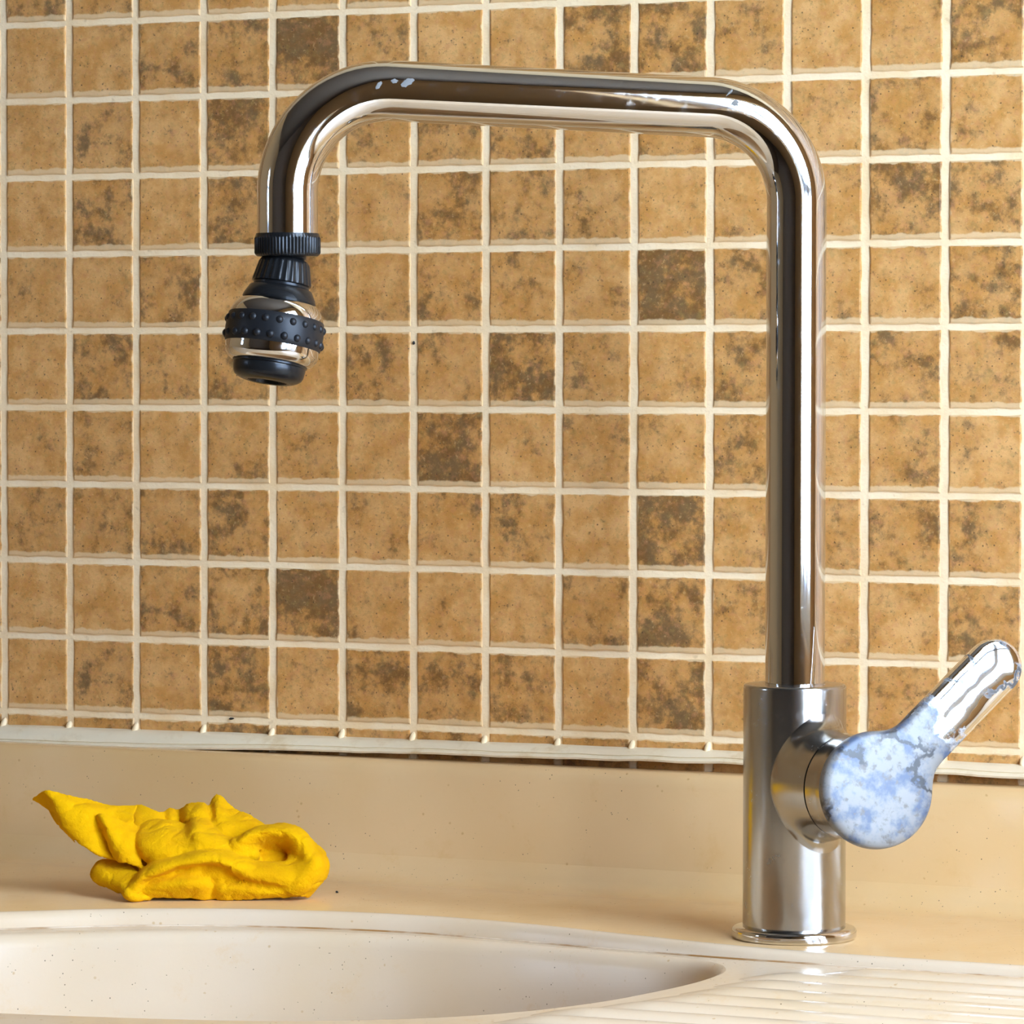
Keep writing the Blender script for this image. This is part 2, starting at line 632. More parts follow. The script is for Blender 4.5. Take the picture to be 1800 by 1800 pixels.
for r in range(-3, 11):
    for c in range(-4, 17):
        if r in TONE and 0 <= c <= 13:
            tone = TONE[r][c]
        else:
            tone = random.choice((.1, .2, .3, .4, .5, .6, .8))
        o = bpy.data.objects.new('tile', tile_meshes[(c * 3 + r * 5) % 8])
        COL.objects.link(o)
        o.parent = wall_back
        o.location = (COL0_X + (c + .5) * PITCH, random.uniform(-.00008, .00008) + 0.0, ROW0_Z - (r + .5) * PITCH)
        o.rotation_euler = (random.uniform(-.006, .006), 0, random.uniform(-.006, .006))
        o['tone'] = tone
        o['seed'] = float((c % 7) * 3.17 + (r % 7) * 11.9 + tone * 2.0)

# the rest of the wall's tiles, beyond the picture on either side
V, F, TT = [], [], []
src = tile_meshes[0]
for r in range(-9, 11):
    for c in range(-34, 34):
        x = COL0_X + (c + .5) * PITCH
        if (-3 <= r <= 10 and -4 <= c <= 16) or not (RX0 + .02 < x < RX1 - .02):
            continue
        n0 = len(V)
        z = ROW0_Z - (r + .5) * PITCH
        V += [(v.co.x + x, v.co.y, v.co.z + z) for v in src.vertices]
        F += [tuple(i + n0 for i in p.vertices) for p in src.polygons]
        TT += [random.choice((.1, .2, .3, .4, .5, .6, .8)) + random.uniform(-.05, .05)] * len(src.vertices)
field = link_mesh('tile_field', V, F, M['field'], wall_back)
att = field.data.attributes.new('tile_tone', 'FLOAT', 'POINT')
att.data.foreach_set('value', TT)
field['kind'] = 'stuff'

# grout tongues that run down over the top of the trim
for c in range(-4, 17):
    bm = bmesh.new()
    bmesh.ops.create_uvsphere(bm, u_segments=12, v_segments=8, radius=1)
    k = random.uniform(0.8, 1.2)
    for v in bm.verts:
        v.co = Vector((v.co.x * 0.0015, v.co.y * 0.0013, v.co.z * 0.0032 * k))
    o = link_bm('grout_drip', bm, M['grout'], wall_back, True)
    x = COL0_X + c * PITCH
    o.location = (x, -0.0017, 0.0632 + 0.0022 * min(0, max(x, -0.42)) / 0.4)
    o.rotation_euler = (math.radians(-35), 0, 0)

# ------------------------------------------------------------------ white sealed trim along the foot of the tiles
N = 260
V, F = [], []
xa, xb = RX0 + 0.02, RX1 - 0.01
for i in range(N + 1):
    x = xa + (xb - xa) * i / N
    u = max(-0.45, min(0.2, x))
    dt = 0.0006 + 0.0022 * (min(0, u - 0.0) / 0.4) + noise.noise((x * 30, 0, 0)) * 0.0004
    db = 0.0006 + 0.0042 * (min(0, u) / 0.4) + noise.noise((x * 55, 3, 0)) * 0.0006 + noise.noise((x * 14, 7, 0)) * 0.0004
    db += 0.0018 * max(0, min(1, (u + 0.36) / 0.16))
    if u > 0.02:
        dt -= 0.0010 * min(1, (u - .02) / .1)
        db -= 0.0012 * min(1, (u - .02) / .1)
    bd = noise.noise((x * 40, 9, 0)) * 0.0006
    prof = [(0.0005, .0622 + dt), (-.0030, .0618 + dt), (-.0062, .0606 + dt), (-.0085, .0590 + dt * .6 + db * .4),
            (-.0092, .0578 + db), (-.0088, .0574 + db), (-.0104 + bd, .0570 + db), (-.0114 + bd, .0562 + db),
            (-.0110 + bd, .0553 + db), (-.0092, .0550 + db), (0.0005, .0550 + db)]
    V += [(x, y, z) for y, z in prof]
K = 11
for i in range(N):
    for k in range(K - 1):
        F.append((i * K + k, i * K + k + 1, (i + 1) * K + k + 1, (i + 1) * K + k))
F.append(tuple(range(K)))
F.append(tuple(range((N + 1) * K - 1, N * K - 1, -1)))
struct(link_mesh('trim_1', V, F, M['trim'], None, True))

# ================================================================== sink unit (worktop with upstand, bowl and drainer)
top = empty('worktop', (0, -0.10, 0))
tag(top, 'speckled beige worktop with a coved upstand running along the foot of the tiled wall', 'worktop')
sink = empty('sink', (-0.10, -0.30, 0))
tag(sink, 'pale cream cast sink with an oval bowl and a ribbed drainer', 'sink')
SX0, SX1, SYF = RX0 + 0.02, RX1 - 0.01, -0.62

# step between the deck and the lower drainer level
STEP = [(SX0, -0.30), (-1.0, -0.30), (-0.60, -0.295), (-.45, -.290), (-.36, -.268), (-.310, -.238), (-.278, -.213), (-.234, -.180),
        (-.184, -.158), (-.121, -.147), (-.065, -.151), (-.006, -.165), (.049, -.177), (.098, -.1805), (.165, -.181),
        (.30, -.181), (.50, -.181), (SX1, -.181)]
step = catmull([(x, y, 0) for x, y in STEP], 8)


def normals2d(pts, closed=False):
    out = []
    n = len(pts)
    for i in range(n):
        a = pts[(i - 1) % n] if closed or i > 0 else pts[i]
        b = pts[(i + 1) % n] if closed or i < n - 1 else pts[i]
        t = (b - a)
        out.append(Vector((t.y, -t.x, 0)).normalized())       # to the right of travel = towards the front (-y) for +x travel
    return out


sn = normals2d(step)
# deck + upstand: swept in x with the step as its front edge
V, F = [], []
PROF = [(-.0016, .0440), (-.0016, .0528), (-.0160, .0534), (-.0205, .0527), (-.0228, .0505), (-.0240, .0470), (-.0285, .0250),
        (-.0318, .0110), (-.0350, .0048), (-.0395, .0016), (-.0450, .0003), (-.0520, 0.0)]
EDGE = [(-.0050, 0.0002), (-.0034, 0.0004), (-.0018, 0.0001), (-.0006, -.0007), (0.0002, -.0019), (.0008, -.0042)]
NU = 8                                     # profile rows that belong to the upstand
strips = {'upstand': ([], []), 'deck': ([], []), 'rim': ([], [])}


def pz(x):
    """level of the drainer: a little lower beside the bowl"""
    k = max(0.0, min(1.0, (0.09 - x) / 0.17))
    return -0.0040 - 0.0028 * k * k * (3 - 2 * k)


for p, nn in zip(step, sn):
    full = [(p.x, y, z) for y, z in PROF]
    q = p + nn * EDGE[0][0]
    strips['upstand'][0].append(full[:NU])
    strips['deck'][0].append(full[NU - 1:] + [(q.x, q.y, 0.0), (q.x + nn.x * .001, q.y + nn.y * .001, -0.0004)])
    ring = []
    for off, z in EDGE:
        q = p + nn * off
        ring.append((q.x, q.y, z if z > -.0005 else z * -pz(p.x) / 0.0040 * 1.02))
    strips['rim'][0].append([(ring[0][0], ring[0][1], -0.0006)] + ring)
for nm, (rings, F) in strips.items():
    par = sink if nm == 'rim' else top
    K = len(rings[0])
    V = [Vector(v) - par.location for r in rings for v in r]
    for i in range(len(rings) - 1):
        for k in range(K - 1):
            F.append((i * K + k, i * K + k + 1, (i + 1) * K + k + 1, (i + 1) * K + k))
    link_mesh(nm, V, F, M['cast'] if nm == 'rim' else M['comp'], par, True)

# bowl opening
BOWL = [(-.2726, -.2250), (-.228, -.1925), (-.18, -.1680), (-.1217, -.1555), (-.067, -.1585), (-.012, -.170), (.034, -.184),
        (.0545, -.207), (.058, -.240), (.051, -.280), (.040, -.313), (.020, -.344), (-.012, -.369), (-.068, -.392),
        (-.149, -.412), (-.24, -.425), (-.315, -.405), (-.345, -.345), (-.322, -.275)]
bowl = catmull([(x, y, 0) for x, y in BOWL], 6, True)
bn = normals2d(bowl, True)                                    # clockwise travel: right-hand normal points inward
cen = sum(bowl, Vector()) / len(bowl)
if (cen - bowl[0]).dot(bn[0]) < 0:
    bn = [-v for v in bn]
SO = Vector(sink.location)


# drainer plate: between step foot and front edge, with the bowl hole
bm = bmesh.new()
outer = []
for p, nn in zip(step, sn):
    q = p + nn * 0.0006
    outer.append(bm.verts.new(Vector((q.x, q.y, pz(q.x))) - SO))
outer.append(bm.verts.new(Vector((SX1, SYF, pz(SX1))) - SO))
outer.append(bm.verts.new(Vector((SX0, SYF, pz(SX0))) - SO))
inner = [bm.verts.new(Vector((p.x, p.y, pz(p.x))) - SO) for p in bowl]
ed = []
for loop in (outer, inner):
    for a, b in zip(loop, loop[1:] + loop[:1]):
        ed.append(bm.edges.new((a, b)))
bmesh.ops.triangle_fill(bm, use_beauty=True, use_dissolve=False, edges=ed)
link_bm('drainboard', bm, M['cast'], sink)
# front apron of the unit
box_obj('front_edge', Vector((SX0, SYF - 0.012, -.040)) - SO, Vector((SX1, SYF, -.004)) - SO, M['cast'], sink, 0.003)

# bowl shell
V, F = [], []
prof = [(0, 0), (.0012, -.0003), (.0028, -.0012), (.0042, -.0030), (.0052, -.006), (.0075, -.020), (.012, -.05),
        (.018, -.09), (.026, -.125), (.040, -.148), (.062, -.158)]
m = len(bowl)
for ins, z in prof:
    V += [Vector((p.x + nn.x * ins, p.y + nn.y * ins, z + pz(p.x))) - SO for p, nn in zip(bowl, bn)]
for i in range(len(prof) - 1):
    for k in range(m):
        k2 = (k + 1) % m
        F.append((i * m + k, i * m + k2, (i + 1) * m + k2, (i + 1) * m + k))
V.append(Vector((cen.x, cen.y, -.166)) - SO)
b0 = (len(prof) - 1) * m
for k in range(m):
    F.append((b0 + k, b0 + (k + 1) % m, len(V) - 1))
link_mesh('bowl', V, F, M['cast'], sink, True)

# drainer ridges, parallel to the wall, starting at the bowl's edge
def bowl_right_x(y):
    xs = []
    for a, b in zip(bowl, bowl[1:] + bowl[:1]):
        if (a.y - y) * (b.y - y) <= 0 and abs(a.y - b.y) > 1e-9:
            xs.append(a.x + (b.x - a.x) * (y - a.y) / (b.y - a.y))
    return max(xs) if xs else None


def ridge(y, x0, x1):
    w, hgt, n = 0.0085, 0.0040, 12
    L = 0.028
    xs = [x0 + L * (k / 8) ** 1.5 for k in range(9)] + [x0 + L + (x1 - x0 - L) * k / 12 for k in range(1, 13)]
    V, F = [], []
    for x in xs:
        s = min(1.0, math.sin(min(1, (x - x0) / L) * math.pi / 2))
        ww = w * (0.25 + 0.75 * s)
        for k in range(n + 1):
            a = math.pi * k / n
            V.append(Vector((x, y + ww * math.cos(a), pz(x) - 0.0003 + hgt * s * math.sin(a))) - SO)
    for i in range(len(xs) - 1):
        for k in range(n):
            F.append((i * (n + 1) + k, (i + 1) * (n + 1) + k, (i + 1) * (n + 1) + k + 1, i * (n + 1) + k + 1))
    return link_mesh('drainer_ridge', V, F, M['cast'], sink, True)


for k in range(14):
    y = -0.2070 - k * 0.0226
    bx = bowl_right_x(y)
    if bx is None:
        bx = -0.18
    ridge(y, max(0.026, bx + 0.010) + (0.028 if k == 0 else 0), 0.62)

# brown dirt line in the seam under the step
seam_pts = [p + nn * 0.0016 for p, nn in zip(step, sn) if -0.32 < p.x < 0.32]
bm = bmesh.new()
sweep(bm, [Vector((p.x, p.y, pz(p.x) + 0.0001)) - SO for p in seam_pts], 0.0005, 8)
link_bm('seam_line', bm, M['seam'], sink, True)

# ================================================================== tap
FB = Vector((0.0569, -0.1382, 0.0))
tap = empty('kitchen_tap', FB)
tag(tap, 'tall chrome kitchen tap with squared swan neck, side lever and black spray nozzle', 'tap')
RB, RP = 0.0211, 0.01225
ZT = 0.1045

bm = bmesh.new()
lathe(bm, round_prof([(0, 0.0001), (.0257, 0.0001), (.0257, .0044), (.0225, .0052), (.0212, .0052), (.0, .0052)], [0, .0012, .0018, .001, 0, 0]))
link_bm('base_flange', bm, M['chrome'], tap, True)
bm = bmesh.new()
lathe(bm, round_prof([(0, .004), (RB, .004), (RB, ZT), (RP - .002, ZT), (0, ZT)], [0, .001, .0016, 0, 0]), seg=128)
body = link_bm('body', bm, M['satin'], tap, True)

# spout: up, bend, across, bend, down
d = Vector((-0.841, -0.541, 0)).normalized()
TOPZ, LREACH, TILT = 0.3385, 0.2085, math.radians(2.3)
c0 = Vector((0, 0, TOPZ))
c1 = c0 + d * LREACH + Vector((0, 0, LREACH * math.tan(TILT)))
ENDZ = c1.z - 0.0605


def bend(corner, din, dout, R, n=20):
    ang = din.angle(dout)
    tl = R * math.tan(ang / 2)
    A = corner - din * tl
    ctr_dir = (dout - din * dout.dot(din)).normalized()
    ctr = A + ctr_dir * R
    out = []
    for k in range(n + 1):
        a = ang * k / n
        out.append(ctr + (-ctr_dir * math.cos(a) + din * math.sin(a)) * R)
    return out


up = Vector((0, 0, 1))
hd = (c1 - c0).normalized()
dn = Vector((0, 0, -1))
path = [Vector((0, 0, ZT - .004)), Vector((0, 0, .2))]
path += bend(c0, up, hd, 0.038)
path += bend(c1, hd, dn, 0.041)
path.append(Vector((c1.x, c1.y, ENDZ)))
bm = bmesh.new()
sweep(bm, path, RP, 72)
spout = link_bm('spout', bm, M['chrome'], tap, True)


def blob(name, pos, nrm, sx, sy, rotz, parent, mat, sz=0.0005):
    bm = bmesh.new()
    bmesh.ops.create_icosphere(bm, subdivisions=3, radius=1)
    for v in bm.verts:
        k = 1 + 0.7 * noise.noise(v.co * 2.6 + pos * 90)
        v.co = Vector((v.co.x * sx * k, v.co.y * sy * k, v.co.z * sz))
    q = nrm.to_track_quat('Z', 'Y').to_matrix().to_4x4()
    bmesh.ops.transform(bm, matrix=Matrix.Translation(pos) @ q @ Matrix.Rotation(rotz, 4, 'Z'), verts=bm.verts)
    return link_bm(name, bm, mat, parent, True)


# spray nozzle -------------------------------------------------------
u = 1 / 4440.0                       # metres per picture pixel at the nozzle
nz = empty('spray_nozzle', (c1.x, c1.y, ENDZ))
nz.parent = tap


def ribs(n, amp, lo, hi):
    def f(i, a):
        return 1 + (amp * max(-0.6, math.sin(n * a)) if lo <= i <= hi else 0)
    return f


bm = bmesh.new()
lathe(bm, [(0, .0012), (RP + .0002, .0012), (56 * u, .0012), (57.8 * u, -.0002), (57.8 * u, -.0008), (57.8 * u, -.0066), (57.0 * u, -.0074), (54 * u, -.0080), (30 * u, -.0082), (0, -.0082)],
      seg=240, rib=ribs(60, 0.022, 4, 5))
link_bm('threaded_collar', bm, M['black'], nz, True)

# tilted swivel head; x axis = camera-right, tipped so the outlet swings left and towards the viewer
hx = Vector((0.908, 0.419, 0))
hf = Vector((0.419, -0.908, 0))
axis = (Vector((0, 0, -1)) - hx * math.tan(math.radians(8.0)) + hf * math.tan(math.radians(7.0))).normalized()
zz = -axis
xx = (hx - zz * hx.dot(zz)).normalized()
yy = zz.cross(xx)
HM = Matrix.Translation((-hx * 4 * u) + Vector((0, 0, -.0088))) @ Matrix((xx, yy, zz)).transposed().to_4x4()
S = lambda s: -s * u                 # picture pixels along the axis, downwards

bm = bmesh.new()
lathe(bm, [(0, S(-14)), (37 * u, S(-14)), (37 * u, S(-3)), (33 * u, S(2)), (33 * u, S(8)), (0, S(8))], HM, 96)
link_bm('swivel_neck', bm, M['black'], nz, True)
bm = bmesh.new()
lathe(bm, [(30 * u, S(3)), (41 * u, S(3)), (43.5 * u, S(6)), (45 * u, S(10)), (52 * u, S(42)), (53 * u, S(46)), (50 * u, S(48)),
           (50 * u, S(52)), (56 * u, S(55)), (64 * u, S(70)), (66 * u, S(76)), (64 * u, S(79)), (58 * u, S(80)), (20 * u, S(80))],
      HM, 240, ribs(26, 0.022, 3, 4))
link_bm('ribbed_cone', bm, M['black'], nz, True)
bm = bmesh.new()
lathe(bm, [(20 * u, S(78)), (61 * u, S(77)), (66 * u, S(79)), (73 * u, S(85)), (79 * u, S(93)), (83 * u, S(102)), (85 * u, S(112)), (85.5 * u, S(130)),
           (85 * u, S(150)), (84 * u, S(158)), (83.5 * u, S(172)), (82 * u, S(178)), (76 * u, S(186)), (70 * u, S(190)), (40 * u, S(190))], HM, 96)
shell = link_bm('nozzle_shell', bm, M['chrome'], nz, True)
bm = bmesh.new()
lathe(bm, [(80 * u, S(107)), (83.5 * u, S(106.5)), (85.5 * u, S(109)), (87.5 * u, S(122)), (88 * u, S(135)), (87 * u, S(150)), (85.5 * u, S(159)), (83.5 * u, S(161)), (80 * u, S(160))], HM, 128)
link_bm('grip_band', bm, M['rubber'], nz, True)
bm = bmesh.new()
lathe(bm, [(60 * u, S(187)), (67 * u, S(189)), (67 * u, S(193)), (64.5 * u, S(194.5)), (65 * u, S(197)), (63 * u, S(210)), (60 * u, S(216)), (54 * u, S(220)), (46 * u, S(223)),
           (38 * u, S(224.5)), (35 * u, S(223)), (33 * u, S(216)), (0, S(216))], HM, 96)
link_bm('outlet', bm, M['black'], nz, True)
bm = bmesh.new()
bmesh.ops.create_uvsphere(bm, u_segments=12, v_segments=8, radius=7.6 * u)
bme = bpy.data.meshes.new('grip_bump')
bm.to_mesh(bme)
bm.free()
bme.materials.append(M['rubber'])
for p in bme.polygons:
    p.use_smooth = True
NB = 22
for row, (s, rr) in enumerate(((121, 83.8), (148, 84.2))):
    for k in range(NB):
        a = 2 * math.pi * (k + 0.5 * row) / NB
        o = bpy.data.objects.new('grip_bump', bme)
        COL.objects.link(o)
        o.parent = nz
        o.location = HM @ Vector((rr * u * math.cos(a), rr * u * math.sin(a), S(s)))

# handle -------------------------------------------------------------
AZ = math.radians(57.0)
a_ax = Vector((math.sin(AZ), -math.cos(AZ), 0))
h_ax = Vector((math.cos(AZ), math.sin(AZ), 0))
v_ax = Vector((0, 0, 1))
HZ = 0.0652
hc = Vector((0, 0, HZ))
R0, RHO, T1 = 0.0208, 0.0085, 0.0345


def hp(w, v, t):
    return hc + h_ax * w + v_ax * v + a_ax * t


V, F = [], []
seg, nb = 96, 14
for i in range(nb + 1):
    t = i / nb
    for k in range(seg):
        ph = 2 * math.pi * k / seg
        c, s = math.cos(ph), math.sin(ph)
        wc = (R0 + RHO) * c
        wc = 0.0190 * c
        vc = (R0 + RHO) * s
        tc = math.sqrt(max(0, RB * RB - wc * wc)) - 0.0002
        p0 = Vector((R0 * c, R0 * s, T1))
        p1 = Vector((R0 * c, R0 * s, min(T1 - .004, tc + 0.0015)))
        p2 = Vector((wc, vc, tc))
        q = p0 * (1 - t) ** 2 + p1 * 2 * t * (1 - t) + p2 * t * t
        V.append(hp(*q))
for i in range(nb):
    for k in range(seg):
        k2 = (k + 1) % seg
        F.append((i * seg + k, i * seg + k2, (i + 1) * seg + k2, (i + 1) * seg + k))
F.append(tuple(range(seg)))
bm = bmesh.new()
vs = [bm.verts.new(v) for v in V]
for f in F:
    bm.faces.new([vs[i] for i in f])
boss = link_bm('side_boss', bm, M['satin'], tap, True)
AM = Matrix.Translation(hc) @ Matrix((h_ax, v_ax, a_ax)).transposed().to_4x4()
if AM.to_3x3().determinant() < 0:
    AM = Matrix.Translation(hc) @ Matrix((-h_ax, v_ax, a_ax)).transposed().to_4x4()
bm = bmesh.new()
lathe(bm, [(0, T1 - .001), (R0 - .0010, T1 - .001), (R0 - .0010, T1 + .0016), (0, T1 + .0016)], AM)
link_bm('gap_ring', bm, M['dark'], tap, True)
bm = bmesh.new()
lathe(bm, round_prof([(0, T1 + .0009), (R0 + .0003, T1 + .0009), (R0 + .0006, T1 + .009), (R0 + .0016, T1 + .019), (0, T1 + .019)], [0, .0006, .001, .001, 0]), AM)
link_bm('cartridge_cap', bm, M['satin'], tap, True)

# lever plate: disc and arm as one rounded outline, dished slightly outwards
PAZ = math.radians(45.5)
tiltp = math.radians(7)
pn = Vector((math.sin(PAZ) * math.cos(tiltp), -math.cos(PAZ) * math.cos(tiltp), math.sin(tiltp)))
ph_ax = Vector((math.cos(PAZ), math.sin(PAZ), 0))
pv_ax = pn.cross(ph_ax)
if pv_ax.z < 0:
    pv_ax = -pv_ax
pc = hc + a_ax * (T1 + 0.0185)
RD, RDH, RTIP = 0.0236, 0.0243, 0.0117
tipc = Vector((0.0535, 0.0475))
tdir = tipc.normalized()
tnor = Vector((-tdir.y, tdir.x))


def plate_inside(p):
    # signed distance, smooth union of ellipse disc and capsule
    q = Vector((p.x * RD / RDH, p.y))
    d1 = q.length - RD
    t = max(0, min(1, p.dot(tdir) / tipc.length))
    d2 = (p - tipc * t).length - RTIP
    k = 0.006
    hh = max(0, min(1, 0.5 + 0.5 * (d2 - d1) / k))
    return d2 * (1 - hh) + d1 * hh - k * hh * (1 - hh)


def ray_outline(org, ang):
    dv = Vector((math.cos(ang), math.sin(ang)))
    lo, hi = 0.0, 0.11
    # march outward to the first exit
    s = 0.0
    while s < hi and plate_inside(org + dv * s) < 0:
        s += 0.0004
    a, b = max(0, s - 0.0004), s
    for _ in range(20):
        mid = (a + b) / 2
        if plate_inside(org + dv * mid) < 0:
            a = mid
        else:
            b = mid
    return org + dv * a


# outline by marching along the centre line: left side, tip, right side, disc
out = []
base_ang = math.atan2(tdir.y, tdir.x)
for k in range(64):                                    # disc, away from the arm
    out.append(ray_outline(Vector((0, 0)), base_ang + math.radians(48) + math.radians(264) * k / 63))
L = tipc.length
for k in range(1, 24):                                 # right side of the arm
    s = 0.0158 + (L - 0.0158) * k / 24
    out.append(ray_outline(tdir * s, base_ang - math.pi / 2))
for k in range(0, 25):
    out.append(ray_outline(tipc, base_ang - math.pi / 2 + math.pi * k / 24))
for k in range(23, 0, -1):
    s = 0.0158 + (L - 0.0158) * k / 24
    out.append(ray_outline(tdir * s, base_ang + math.pi / 2))
no = len(out)


def grad(p):
    e = 1e-4
    g = Vector((plate_inside(p + Vector((e, 0))) - plate_inside(p - Vector((e, 0))), plate_inside(p + Vector((0, e))) - plate_inside(p - Vector((0, e)))))
    return g.normalized()


def lift(p):
    s = max(0, p.dot(tdir)) / L
    return 0.0035 * s * s


def pp(p, t):
    return pc + ph_ax * p.x + pv_ax * p.y + pn * (t + lift(p))


bm = bmesh.new()
layers = [(0.0018, 0.0), (0.0002, 0.0007), (0.0, 0.0016), (0.0002, 0.0042), (0.0007, 0.0052), (0.0016, 0.0058), (0.0032, 0.0062)]
rings = []
for ins, t in layers:
    rings.append([bm.verts.new(pp(p - grad(p) * ins, t)) for p in out])
for a, b in zip(rings[:-1], rings[1:]):
    for k in range(no):
        bm.faces.new((a[k], a[(k + 1) % no], b[(k + 1) % no], b[k]))
# face grid, smooth dome: shrink rings towards the centre line
prev = rings[-1]
for s in (0.75, 0.5, 0.25, 0.02):
    ring = []
    for p in out:
        t = max(0, min(1, p.dot(tdir) / L))
        ax = tipc * t
        q = ax + (p - grad(p) * 0.0032 - ax) * s
        ring.append(bm.verts.new(pp(q, 0.0062 + 0.0006 * (1 - s * s))))
    for k in range(no):
        bm.faces.new((prev[k], prev[(k + 1) % no], ring[(k + 1) % no], ring[k]))
    prev = ring
bm.faces.new(prev)
bm.faces.new(rings[0][::-1])
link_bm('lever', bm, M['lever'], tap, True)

# limescale spots on the spout
cam_p = Vector((0.6586, -1.7192, 0.2294)) - FB
for f, ang, sx, sy, rz_ in ((0.135, 0.18, .0014, .0011, .3), (0.145, 0.55, .0017, .0004, .8), (0.775, 0.30, .0026, .0012, .5), (0.80, 0.33, .0012, .0008, 0.1),
                            (0.83, 0.16, .0016, .0007, .9)):
    p = c0 + (c1 - c0) * f
    tc = (cam_p - p)
    tc = (tc - hd * tc.dot(hd)).normalized()
    upv = hd.cross(tc)
    if upv.z < 0:
        upv = -upv
    n = (tc * math.cos(ang) + upv * math.sin(ang)).normalized()
    blob('limescale_spot', p + n * (RP + 0.00005), n, sx, sy, rz_, tap, M['lime'], 0.00018)

# ================================================================== yellow cloth
CO = Vector((-0.2234, -0.1362, 0.0))
CX = Vector((0.908, 0.419, 0))
CY = Vector((-0.419, 0.908, 0))
cloth_u = 1 / 4180.0 / 2.8125       # metres per unit of the sketch grid below
X0, Y0 = 985.0, 690.0


def cp(x, y, dmm):
    """sketch grid (x right, y down) plus depth in mm away from the front"""
    dd = dmm * 0.001
    zed = (Y0 - y) * cloth_u - dd * 0.128
    return CX * ((x - X0) * cloth_u) + CY * dd + Vector((0, 0, max(0.0008, zed)))


SHEETS = []
# left wing with its curled edge
SHEETS.append(([[(105, 160, 16), (180, 205, 14), (255, 310, 11), (346, 396, 6)],
                [(130, 138, 11), (205, 190, 8), (268, 305, 6), (342, 395, 5)],
                [(190, 118, 5), (238, 178, 2), (292, 300, 1), (350, 388, 2)],
                [(350, 150, 9), (380, 225, 4), (405, 320, 1), (430, 440, 0)],
                [(520, 195, 16), (500, 255, 9), (505, 350, 6), (520, 475, 4)],
                [(650, 193, 20), (640, 270, 11), (640, 370, 8), (640, 500, 4)]], 0.0016))
# second fold running down the wing
SHEETS.append(([[(450, 262, 8), (470, 300, 5), (520, 390, 3), (560, 490, 2)],
                [(478, 245, 2), (505, 300, -1), (560, 400, -2), (600, 500, -1)],
                [(560, 270, 6), (590, 330, 2), (620, 410, 0), (660, 520, 0)],
                [(650, 300, 12), (660, 370, 8), (660, 450, 4), (700, 530, 2)]], 0.0016))
# back ridge with the peak
SHEETS.append(([[(560, 205, 30), (570, 300, 18), (590, 420, 12)],
                [(660, 192, 26), (650, 300, 14), (660, 420, 10)],
                [(740, 228, 24), (740, 300, 16), (740, 420, 12)],
                [(770, 222, 30), (775, 300, 24), (780, 400, 16)],
                [(805, 208, 32), (820, 280, 24), (830, 400, 18)],
                [(850, 216, 34), (870, 300, 26), (880, 400, 18)],
                [(900, 188, 32), (930, 250, 22), (940, 380, 16)],
                [(980, 176, 30), (1000, 240, 22), (1010, 380, 16)],
                [(1010, 190, 34), (1020, 260, 26), (1040, 380, 16)],
                [(1050, 136, 36), (1060, 240, 22), (1085, 360, 14)],
                [(1120, 190, 34), (1130, 270, 22), (1150, 380, 14)],
                [(1220, 240, 32), (1220, 300, 22), (1220, 400, 14)],
                [(1320, 300, 30), (1320, 350, 22), (1320, 420, 14)],
                [(1450, 360, 32), (1440, 420, 26), (1430, 480, 18)]], 0.0018))
# central pillow
SHEETS.append(([[(660, 330, 14), (645, 370, 8), (660, 430, 4), (720, 495, 2)],
                [(690, 295, 14), (690, 360, 4), (710, 430, -1), (760, 490, -1)],
                [(770, 272, 16), (780, 350, 3), (800, 430, -3), (830, 480, -2)],
                [(850, 292, 18), (860, 350, 5), (880, 420, -2), (900, 465, -2)],
                [(900, 300, 20), (910, 350, 6), (930, 410, -1), (960, 450, -2)],
                [(960, 258, 18), (970, 330, 4), (990, 400, -2), (1020, 440, -2)],
                [(1030, 285, 20), (1040, 350, 7), (1060, 400, 0), (1090, 440, -1)],
                [(1090, 345, 22), (1110, 380, 10), (1130, 410, 4), (1150, 450, 1)],
                [(1180, 360, 24), (1200, 385, 14), (1220, 410, 8), (1240, 470, 4)]], 0.0018))
# long front roll sweeping into the loop on the right
SHEETS.append(([[(640, 600, 6), (612, 632, -4), (640, 665, -8), (700, 655, -4)],
                [(690, 535, 4), (672, 570, -6), (690, 590, -10), (740, 575, -4)],
                [(780, 480, 3), (770, 515, -7), (790, 545, -11), (830, 540, -4)],
                [(900, 440, 3), (900, 475, -7), (915, 505, -11), (940, 515, -4)],
                [(1020, 424, 3), (1030, 455, -7), (1045, 488, -11), (1050, 505, -4)],
                [(1120, 430, 3), (1130, 465, -7), (1135, 510, -11), (1130, 535, -4)],
                [(1210, 460, 2), (1220, 500, -7), (1215, 550, -10), (1200, 575, -4)],
                [(1290, 490, 2), (1300, 530, -6), (1290, 580, -9), (1270, 600, -4)],
                [(1400, 500, 3), (1400, 550, -6), (1390, 600, -8), (1370, 620, -3)],
                [(1500, 500, 4), (1510, 550, -4), (1500, 620, -6), (1470, 650, -2)]], 0.0017))
